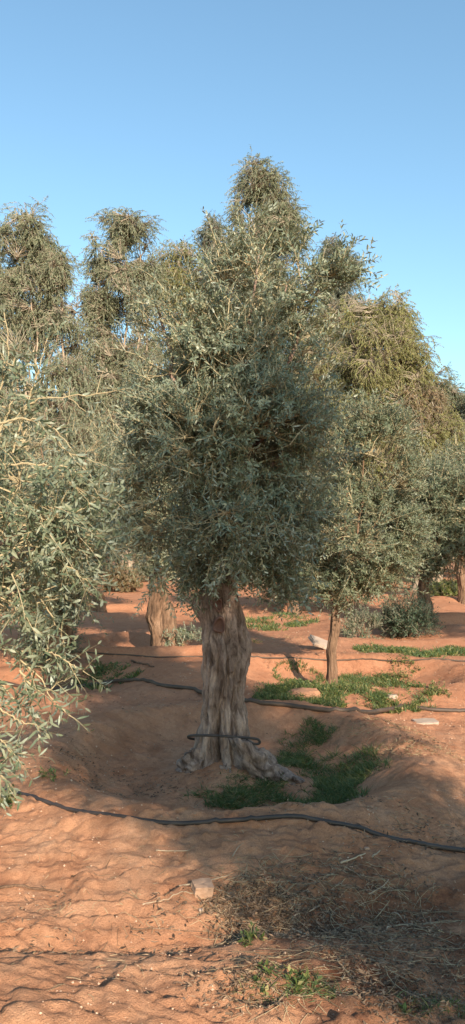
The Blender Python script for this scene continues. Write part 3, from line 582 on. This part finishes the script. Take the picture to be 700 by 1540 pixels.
# ------------------------------------------------------------------ grass and weeds
def blades(name, label, regions, n, h, leaf='grass', w=.004, lie=.5, broad=False):
    """ground cover inside pixel-measured ellipses (px, py, rx, ry) laid on the ground"""
    mb = MB(); tot = sum(q[2]*q[3] for q in regions)
    for (px, py, rx, ry) in regions:
        c = gpt(px, py); l = c-[m_px(c[1])*rx, 0, 0]; f = c+[0, c[1]*ry/(py-815+ry*.5), 0]; k = int(n*rx*ry/tot)
        a = rng.random(k)*2*np.pi; r = np.sqrt(rng.random(k))**.9
        x = c[0]+(c[0]-l[0])*r*np.cos(a); y = c[1]+abs(f[1]-c[1])*r*np.sin(a)
        ok = np.clip((noise2(x*4.5, y*4.5, 88)+.5*noise2(x*15, y*15, 89)-.42-.30*r**2)*3.0, 0, 1) > rng.random(k); x, y = x[ok], y[ok]; k = len(x)
        b = np.stack([x, y, gh(x, y)-.004], 1); d = nrm(np.stack([rnd(k)*lie, rnd(k)*lie, np.ones(k)], 1)); hh = h*(.4+.9*rng.random(k))*(.6+.8*noise2(x*3, y*3, 90))
        s = nrm(np.cross(d, rnd(k, 3))); g_ = np.stack([d[:, 0], d[:, 1], -.4+0*hh], 1)
        if broad:
            sprigs(mb, b, d, hh, 4, .028, .014, .2, 0, 0, True, twigr=.0015); continue
        ww = (w*(.6+.8*rng.random(k)))[:, None]; p1 = b+d*hh[:, None]*.5+g_*hh[:, None]*.10; p2 = b+d*hh[:, None]+g_*hh[:, None]*.42
        V = np.stack([b-s*ww*.5, b+s*ww*.5, p1+s*ww*.45, p1-s*ww*.45, p2], 1); o = np.arange(k)[:, None]*5
        mb.add(V, o+[0, 1, 2, 3]); mb.v.append(np.zeros((0, 3))); mb.f.append(((o+[3, 2, 4])+mb.n-k*5, 0))
    o = mb.build(name, [M[leaf]], smooth=False); return tag(o, label, 'grass', None, 'stuff')
blades('grass_patch', 'short green grass growing in the basin right of the thick trunk', [(490, 1160, 75, 36), (455, 1132, 42, 22), (525, 1188, 62, 28), (455, 1195, 70, 24), (500, 1205, 80, 18)], 21000, .075, lie=.7)
blades('grass_strip', 'dull green grass along the pipe at the front of the basin', [(330, 1216, 85, 20), (420, 1212, 100, 18), (295, 1215, 60, 18), (480, 1212, 70, 16), (350, 1195, 60, 16)], 11000, .05, lie=.9)
blades('grass_patch', 'dark green weeds carpeting the basin of the young olive tree', [(520, 1048, 110, 16), (420, 1045, 42, 16), (590, 1045, 70, 14), (450, 1022, 40, 8), (560, 1030, 60, 10)], 24000, .07, broad=False, w=.007)
blades('weed_patch', 'broad leafed weeds dotted among the grass of the young olive basin', [(530, 1045, 120, 18), (425, 1048, 45, 14), (590, 1020, 40, 12), (640, 1042, 40, 8)], 1500, .09, broad=True)
blades('grass_strip', 'green weeds in a strip under the dark shrub', [(620, 985, 60, 9), (570, 980, 36, 8), (675, 983, 40, 6)], 8000, .07, w=.012)
blades('grass_patch', 'small green grass patch by the middle pipe on the left', [(160, 1020, 34, 12), (130, 1016, 30, 8), (195, 1018, 24, 6)], 3500, .07, w=.009)
blades('grass_patch', 'dark grass in shade right of the trunk on the far ground', [(400, 940, 50, 9), (440, 935, 40, 8)], 3000, .09, w=.014)
blades('grass_patch', 'low weeds behind the forked trunk', [(265, 962, 24, 8)], 1800, .08, w=.012)
blades('grass_patch', 'green weeds on the far bank at the right edge', [(680, 888, 50, 6)], 6000, .22, w=.04)
blades('grass_tufts', 'sparse green weeds at the bottom right among the straw', [(560, 1512, 130, 26), (420, 1500, 60, 22), (640, 1530, 80, 20)], 2200, .04, w=.0022, lie=1.3)
blades('weed_patch', 'creeping weeds with tiny leaves at the bottom edge', [(540, 1515, 110, 22), (415, 1490, 45, 18)], 34, .028, broad=True)
blades('dry_grass', 'dry straw tufts standing among the litter in the foreground', [(380, 1380, 110, 65), (520, 1390, 150, 80), (500, 1480, 170, 50), (610, 1430, 110, 80)], 1400, .03, 'dry', .0022, 1.6)
blades('dry_grass', 'dry blades mixed into the green grass of the basin', [(490, 1165, 90, 44), (380, 1212, 150, 24), (520, 1048, 130, 20)], 4500, .05, 'dry', .003, 1.0)
blades('dry_grass', 'dry stubble on the far ground between the trees', [(560, 1100, 120, 14), (620, 1120, 80, 16), (560, 925, 90, 10), (430, 965, 60, 10)], 5000, .04, 'dry', .004, 1.4)
def weed(px, py, label, n=9, h=.07):
    c = gpt(px, py); mb = MB(); b = np.repeat(c[None], n, 0)+rnd(n, 3)*[.02, .02, 0]
    sprigs(mb, b, nrm(rnd(n, 3)*[.6, .6, .1]+[0, 0, .7]), h*(.6+.7*rng.random(n)), 5, .03, .010, .2, 0, 0, True, twigr=.0015)
    tag(mb.build('weed', [M['grass']], smooth=False, origin=tuple(c)), label, 'weed')
weed(80, 1172, 'lone small weed on the lit sand at the left of the basin'); weed(385, 968, 'small weed right of the thick trunk at mid height', 8, .12)
weed(378, 1422, 'small dark weed in the straw of the foreground', 8, .05); weed(478, 1098, 'little sprig of weed on the back rim of the basin', 8, .07)
weed(8, 1212, 'green weed clump at the very left edge', 22, .10); weed(600, 1022, 'upright bright weed at the back of the young olive basin', 26, .16); weed(645, 1048, 'low weed at the right end of the young olive basin', 20, .12)

# ------------------------------------------------------------------ pipes
def pipe(name, label, pts, r, mt, lift=1.0, k=160, buried=None):
    P = np.array([gpt(a, b_)*[1, 1, 0] for a, b_ in pts]); Pm = np.concatenate([[2*P[0]-P[1]], P, [2*P[-1]-P[-2]]])
    s = np.linspace(0, len(P)-1, k); i = np.clip(s.astype(int), 0, len(P)-2); f = (s-i)[:, None]
    p0, p1, p2, p3 = Pm[i], Pm[i+1], Pm[i+2], Pm[i+3]
    Q = .5*(2*p1+(p2-p0)*f+(2*p0-5*p1+4*p2-p3)*f**2+(3*p1-p0-3*p2+p3)*f**3)
    z = gh(Q[:, 0], Q[:, 1]); zz = np.convolve(np.pad(z, 6, 'edge'), np.ones(13)/13, 'valid'); lf = lift if buried is None else lift-1.0*(1-sstep(buried-.5, buried+.35, Q[:, 0]))+.25*(noise2(Q[:, 0]*4, Q[:, 1]*4, 9)-.5); Q[:, 2] = np.maximum(zz, z-.3*r)+r*lf
    mb = MB(); tubes(mb, Q[None], np.full((1, k), r), 10); return tag(mb.build(name, M[mt]), label, 'irrigation pipe', 'black irrigation pipes on the ground')
pipe('irrigation_pipe', 'nearest black irrigation pipe running over the front rim of the basin', [(-60, 1172), (0, 1186), (60, 1204), (110, 1222), (180, 1236), (260, 1243), (340, 1240), (430, 1234), (500, 1243), (570, 1260), (640, 1273), (720, 1286), (800, 1296)], .0115, 'hose', .75, 160, -.1)
pipe('irrigation_pipe', 'middle irrigation pipe crossing behind the thick trunk and before the young tree', [(-80, 1030), (0, 1030), (40, 1036), (90, 1038), (170, 1030), (240, 1033), (300, 1046), (370, 1057), (430, 1065), (520, 1070), (600, 1069), (660, 1073), (720, 1077), (800, 1082)], .019, 'hose2', .8)
pipe('irrigation_pipe', 'farthest thin irrigation pipe behind the forked trunk and the young tree', [(20, 984), (100, 984), (180, 986), (230, 992), (300, 990), (380, 990), (460, 992), (540, 993), (620, 996), (720, 998)], .010, 'hose2', .6)
# ring of pipe round the foot of the old trunk
P = [at(296, 1112, my+.05), at(285, 1110, my-.02), at(284, 1107, my-.12), at(292, 1106, my-.19), at(312, 1106, my-.235), at(335, 1107, my-.25), at(358, 1109, my-.26), at(376, 1110, my-.27), at(388, 1112, my-.26), at(391, 1117, my-.25), at(384, 1119, my-.25), at(375, 1116, my-.25), at(371, 1112, my-.24)]
P = np.array(P); k = 90; q = np.linspace(0, len(P)-1, k); i = np.clip(q.astype(int), 0, len(P)-2); f = (q-i)[:, None]
Pm = np.concatenate([[2*P[0]-P[1]], P, [2*P[-1]-P[-2]]]); p0, p1, p2, p3 = Pm[i], Pm[i+1], Pm[i+2], Pm[i+3]
P = .5*(2*p1+(p2-p0)*f+(2*p0-5*p1+4*p2-p3)*f**2+(3*p1-p0-3*p2+p3)*f**3)
mb = MB(); tubes(mb, P[None], np.full((1, k), .0085), 8)
tag(mb.build('pipe_ring', M['hose']), 'ring of thin black pipe hooked around the foot of the thick trunk', 'pipe')

# ------------------------------------------------------------------ stones, sticks, litter
def rock(name, px, py, dims, label, mt, rz=0, tilt=(0, 0), boxy=.7, cat='stone', Y=None, seed=0, lift=.3):
    import bmesh
    c = gpt(px, py) if Y is None else at(px, py, Y); bm = bmesh.new(); bmesh.ops.create_cube(bm, size=1); bmesh.ops.subdivide_edges(bm, edges=bm.edges[:], cuts=7, use_grid_fill=True)
    V = np.array([v.co[:] for v in bm.verts]); S = nrm(V)*.62; V = V*boxy+S*(1-boxy); V = V*(1+.16*(noise3(V*4+seed+px, 5)[:, None]-.5)+.10*(noise3(V*9+px, 6)[:, None]-.5))
    for v, q in zip(bm.verts, V*np.array(dims)): v.co = q
    me = bpy.data.meshes.new(name); bm.to_mesh(me); bm.free(); me.materials.append(M[mt])
    o = bpy.data.objects.new(name, me); scene.collection.objects.link(o); o.location = (c[0], c[1], c[2]+dims[2]*lift); o.rotation_euler = (tilt[0], tilt[1], rz); return tag(o, label, cat)
rock('block_fragment', 304, 1352, (.085, .07, .055), 'broken clay block fragment lying among the straw in the foreground', 'brick', .35, (.15, .1), .93, 'brick')
rock('stone_slab', 484, 978, (.36, .22, .06), 'pale slab leaning on the soil left of the young tree', 'slab', .5, (.5, .35), .8, 'slab', lift=1.2)
rock('stone_slab', 640, 1088, (.20, .12, .03), 'flat pale stone lying beyond the pipe on the right', 'slab', .1, (0.1, 0), .8, 'slab')
rock('stone', 458, 1052, (.26, .2, .10), 'reddish clod of soil among the weeds under the young tree', 'clod', .4, (0, 0), .3, 'clod')
rock('stone', 552, 1280, (.022, .018, .01), 'small stone under the nearest pipe at right', 'brick', .2, (0, 0), .5)
rock('stone', 302, 1378, (.015, .013, .012), 'little white stone in front of the block fragment', 'slab', .2, (0, 0), .4)
rock('stone', 276, 1513, (.012, .012, .01), 'little pale stone near the bottom edge', 'slab', .2, (0, 0), .4)
rock('stone', 590, 1052, (.09, .07, .04), 'grey stone among the weeds right of the young trunk', 'slab', .2, (0, 0), .4)
def stick(a, b_, r, label, mt='stick', sag=0, name='twig', cat='twig'):
    A, B = gpt(*a), gpt(*b_); k = 14; t_ = np.linspace(0, 1, k)[:, None]; Q = A*(1-t_)+B*t_; L = np.linalg.norm(B-A); pr = np.array([-(B-A)[1], (B-A)[0], 0])
    Q = Q + pr*(.12*rnd()[()] if False else .10*rng.normal())*(t_*(1-t_)*2) + rnd(k, 3)*L*.006; zz = gh(Q[:, 0], Q[:, 1]); Q[:, 2] = np.maximum(np.linspace(zz[0], zz[-1], k), zz)+r*.8
    mb = MB(); tubes(mb, Q[None], (r*np.linspace(1.1, .6, k)*(1+.12*rnd(k)))[None], 7); return tag(mb.build(name, M[mt]), label, cat, 'loose twigs on the ground')
SK = [((512, 1300), (550, 1288), .005, 'short thick pale twig on the shaded litter below the pipe'), ((560, 1298), (572, 1287), .004, 'stubby pale twig right of the short thick one'),
      ((430, 1398), (480, 1372), .0032, 'long light twig slanting in the middle of the litter'), ((575, 1405), (622, 1396), .004, 'straight pale twig at the right of the litter'),
      ((270, 1352), (345, 1325), .0035, 'bleached stalk above the clay block fragment'), ((215, 1372), (300, 1358), .0028, 'long bleached stalk lying left of the clay block fragment'),
      ((590, 1378), (612, 1394), .003, 'thin twig crossing near the straight pale twig'), ((555, 1352), (585, 1330), .003, 'thin twig on the dark soil at right'),
      ((440, 1404), (468, 1412), .004, 'short curved twig below the long light one'), ((235, 1285), (285, 1286), .003, 'thin straw stalk on the lit front bank'),
      ((330, 1345), (350, 1352), .003, 'small stalk right of the clay block fragment'), ((0, 1341), (90, 1344), .006, 'dark dead branch in the furrow at the left edge'),
      ((198, 995), (232, 1005), .012, 'short dark stick on the far ground before the forked trunk'), ((200, 1405), (305, 1410), .003, 'dark thin stalk in the soil of the left foreground'),
      ((520, 1310), (545, 1330), .002, 'hair thin twig under the short thick one'), ((350, 1300), (366, 1276), .0025, 'upright looking thin stalk on the bank near the pipe')]
for k, s in enumerate(SK): stick(s[0], s[1], s[2], s[3], 'bark2' if 'dark' in s[3] and 'soil at right' not in s[3] else 'stick')
def straw(label, name, regions, n, Lr, r, mt):
    mb = MB()
    for (px, py, rx, ry) in regions:
        c = gpt(px, py); l = gpt(px-rx, py); f = gpt(px, py-ry); k = int(n/len(regions)); a = rng.random(k)*2*np.pi; q = np.sqrt(rng.random(k))*(.8+.3*rng.random(k))
        x = c[0]+(c[0]-l[0])*q*np.cos(a); y = c[1]+abs(f[1]-c[1])*q*np.sin(a); th = rnd(k)*.9+.15; L = Lr*(.3+1.2*rng.random(k)**2)
        t_ = np.linspace(-.5, .5, 5)[None]; bend = rnd(k)[:, None]*.6; X_ = x[:, None]+L[:, None]*(t_*np.cos(th)[:, None]-t_**2*bend*np.sin(th)[:, None]); Y_ = y[:, None]+L[:, None]*(t_*np.sin(th)[:, None]+t_**2*bend*np.cos(th)[:, None])
        Z_ = gh(X_, Y_); Z_ = np.maximum(Z_, (Z_[:, :1]*(.5-t_)+Z_[:, -1:]*(.5+t_)))+r+.004*rng.random((k, 1)); tubes(mb, np.stack([X_, Y_, Z_], -1), np.full((k, 5), r)*(.6+.7*rng.random((k, 1))), 3)
    return tag(mb.build(name, M[mt]), label, 'straw', None, 'stuff')
M['straw'] = plain('straw_stalk', (.16, .10, .06), (.48, .36, .22), 30, .8, .2, 0, True)
straw('pale dry straw scattered over the foreground litter', 'straw', [(375, 1360, 90, 55), (375, 1390, 75, 55), (520, 1370, 170, 80), (560, 1400, 190, 90), (600, 1440, 120, 60), (430, 1480, 110, 50), (480, 1340, 170, 50)], 1150, .12, .0011, 'straw')
straw('thin straw bits strewn over the banks', 'straw', [(180, 1380, 180, 30), (560, 1130, 120, 30), (560, 1090, 100, 10), (300, 1300, 250, 60), (150, 1450, 150, 60), (620, 1230, 80, 30), (330, 1190, 100, 30), (200, 1090, 140, 30)], 500, .06, .0011, 'straw')
def litter(label, regions, n, L, mt='litter', name='leaf_litter'):
    mb = MB()
    for (px, py, rx, ry) in regions:
        c = gpt(px, py); l = gpt(px-rx, py); f = gpt(px, py-ry); k = int(n/len(regions)); a = rng.random(k)*2*np.pi; q = np.sqrt(rng.random(k))*(.7+.5*rng.random(k))
        x = c[0]+(c[0]-l[0])*q*np.cos(a); y = c[1]+abs(f[1]-c[1])*q*np.sin(a); ok = noise2(x*4, y*5, 17) > .35; x, y = x[ok], y[ok]; k = len(x)
        leaves(mb, np.stack([x, y, gh(x, y)+.004+.004*rng.random(k)], 1), nrm(rnd(k, 3)*[1, 1, .22]), nrm(rnd(k, 3)*.45+[0, 0, 1]), L*(.5+.8*rng.random(k)), L*.24*(.7+.6*rng.random(k)), 0, True)
    return tag(mb.build(name, M[mt], smooth=False), label, 'leaf litter', None, 'stuff')
litter('brown fallen olive leaves over the right foreground', [(520, 1370, 190, 80), (420, 1400, 110, 60), (600, 1450, 150, 80), (480, 1500, 200, 40), (380, 1370, 70, 40)], 12000, .025)
litter('scattered fallen leaves around the basin and the banks', [(330, 1180, 150, 40), (560, 1230, 150, 30), (560, 1110, 140, 30), (200, 1070, 200, 30), (600, 1000, 120, 20), (150, 1180, 150, 40), (150, 1400, 160, 80)], 5000, .03)
# pebbles and crumbs
mb = MB()
ico = np.array([[0, 0, 1], [1, 0, 0], [0, 1, 0], [-1, 0, 0], [0, -1, 0], [0, 0, -1]], float); fc = np.array([[0, 1, 2], [0, 2, 3], [0, 3, 4], [0, 4, 1], [5, 2, 1], [5, 3, 2], [5, 4, 3], [5, 1, 4]])
k = 26000; y = 1.9+rng.random(k)**1.6*11; x = (rng.random(k)*2-1)*(.35*y+.5); ok = (noise2(x*2.5, y*3, 19) > .48); x, y = x[ok], y[ok]; k = len(x)
s = (.001+.0045*rng.random(k)**5)*(1+.12*(y-2)); V = np.stack([x, y, gh(x, y)+s*.3], 1)[:, None]+ico[None]*s[:, None, None]*(.6+.7*rng.random((k, 6, 3)))
mb.add(V, (np.arange(k)[:, None, None]*6+fc[None]).reshape(-1, 3)); tag(mb.build('pebbles', M['pebble'], smooth=False), 'small soil crumbs and pebbles scattered over the sand', 'pebbles', None, 'stuff')
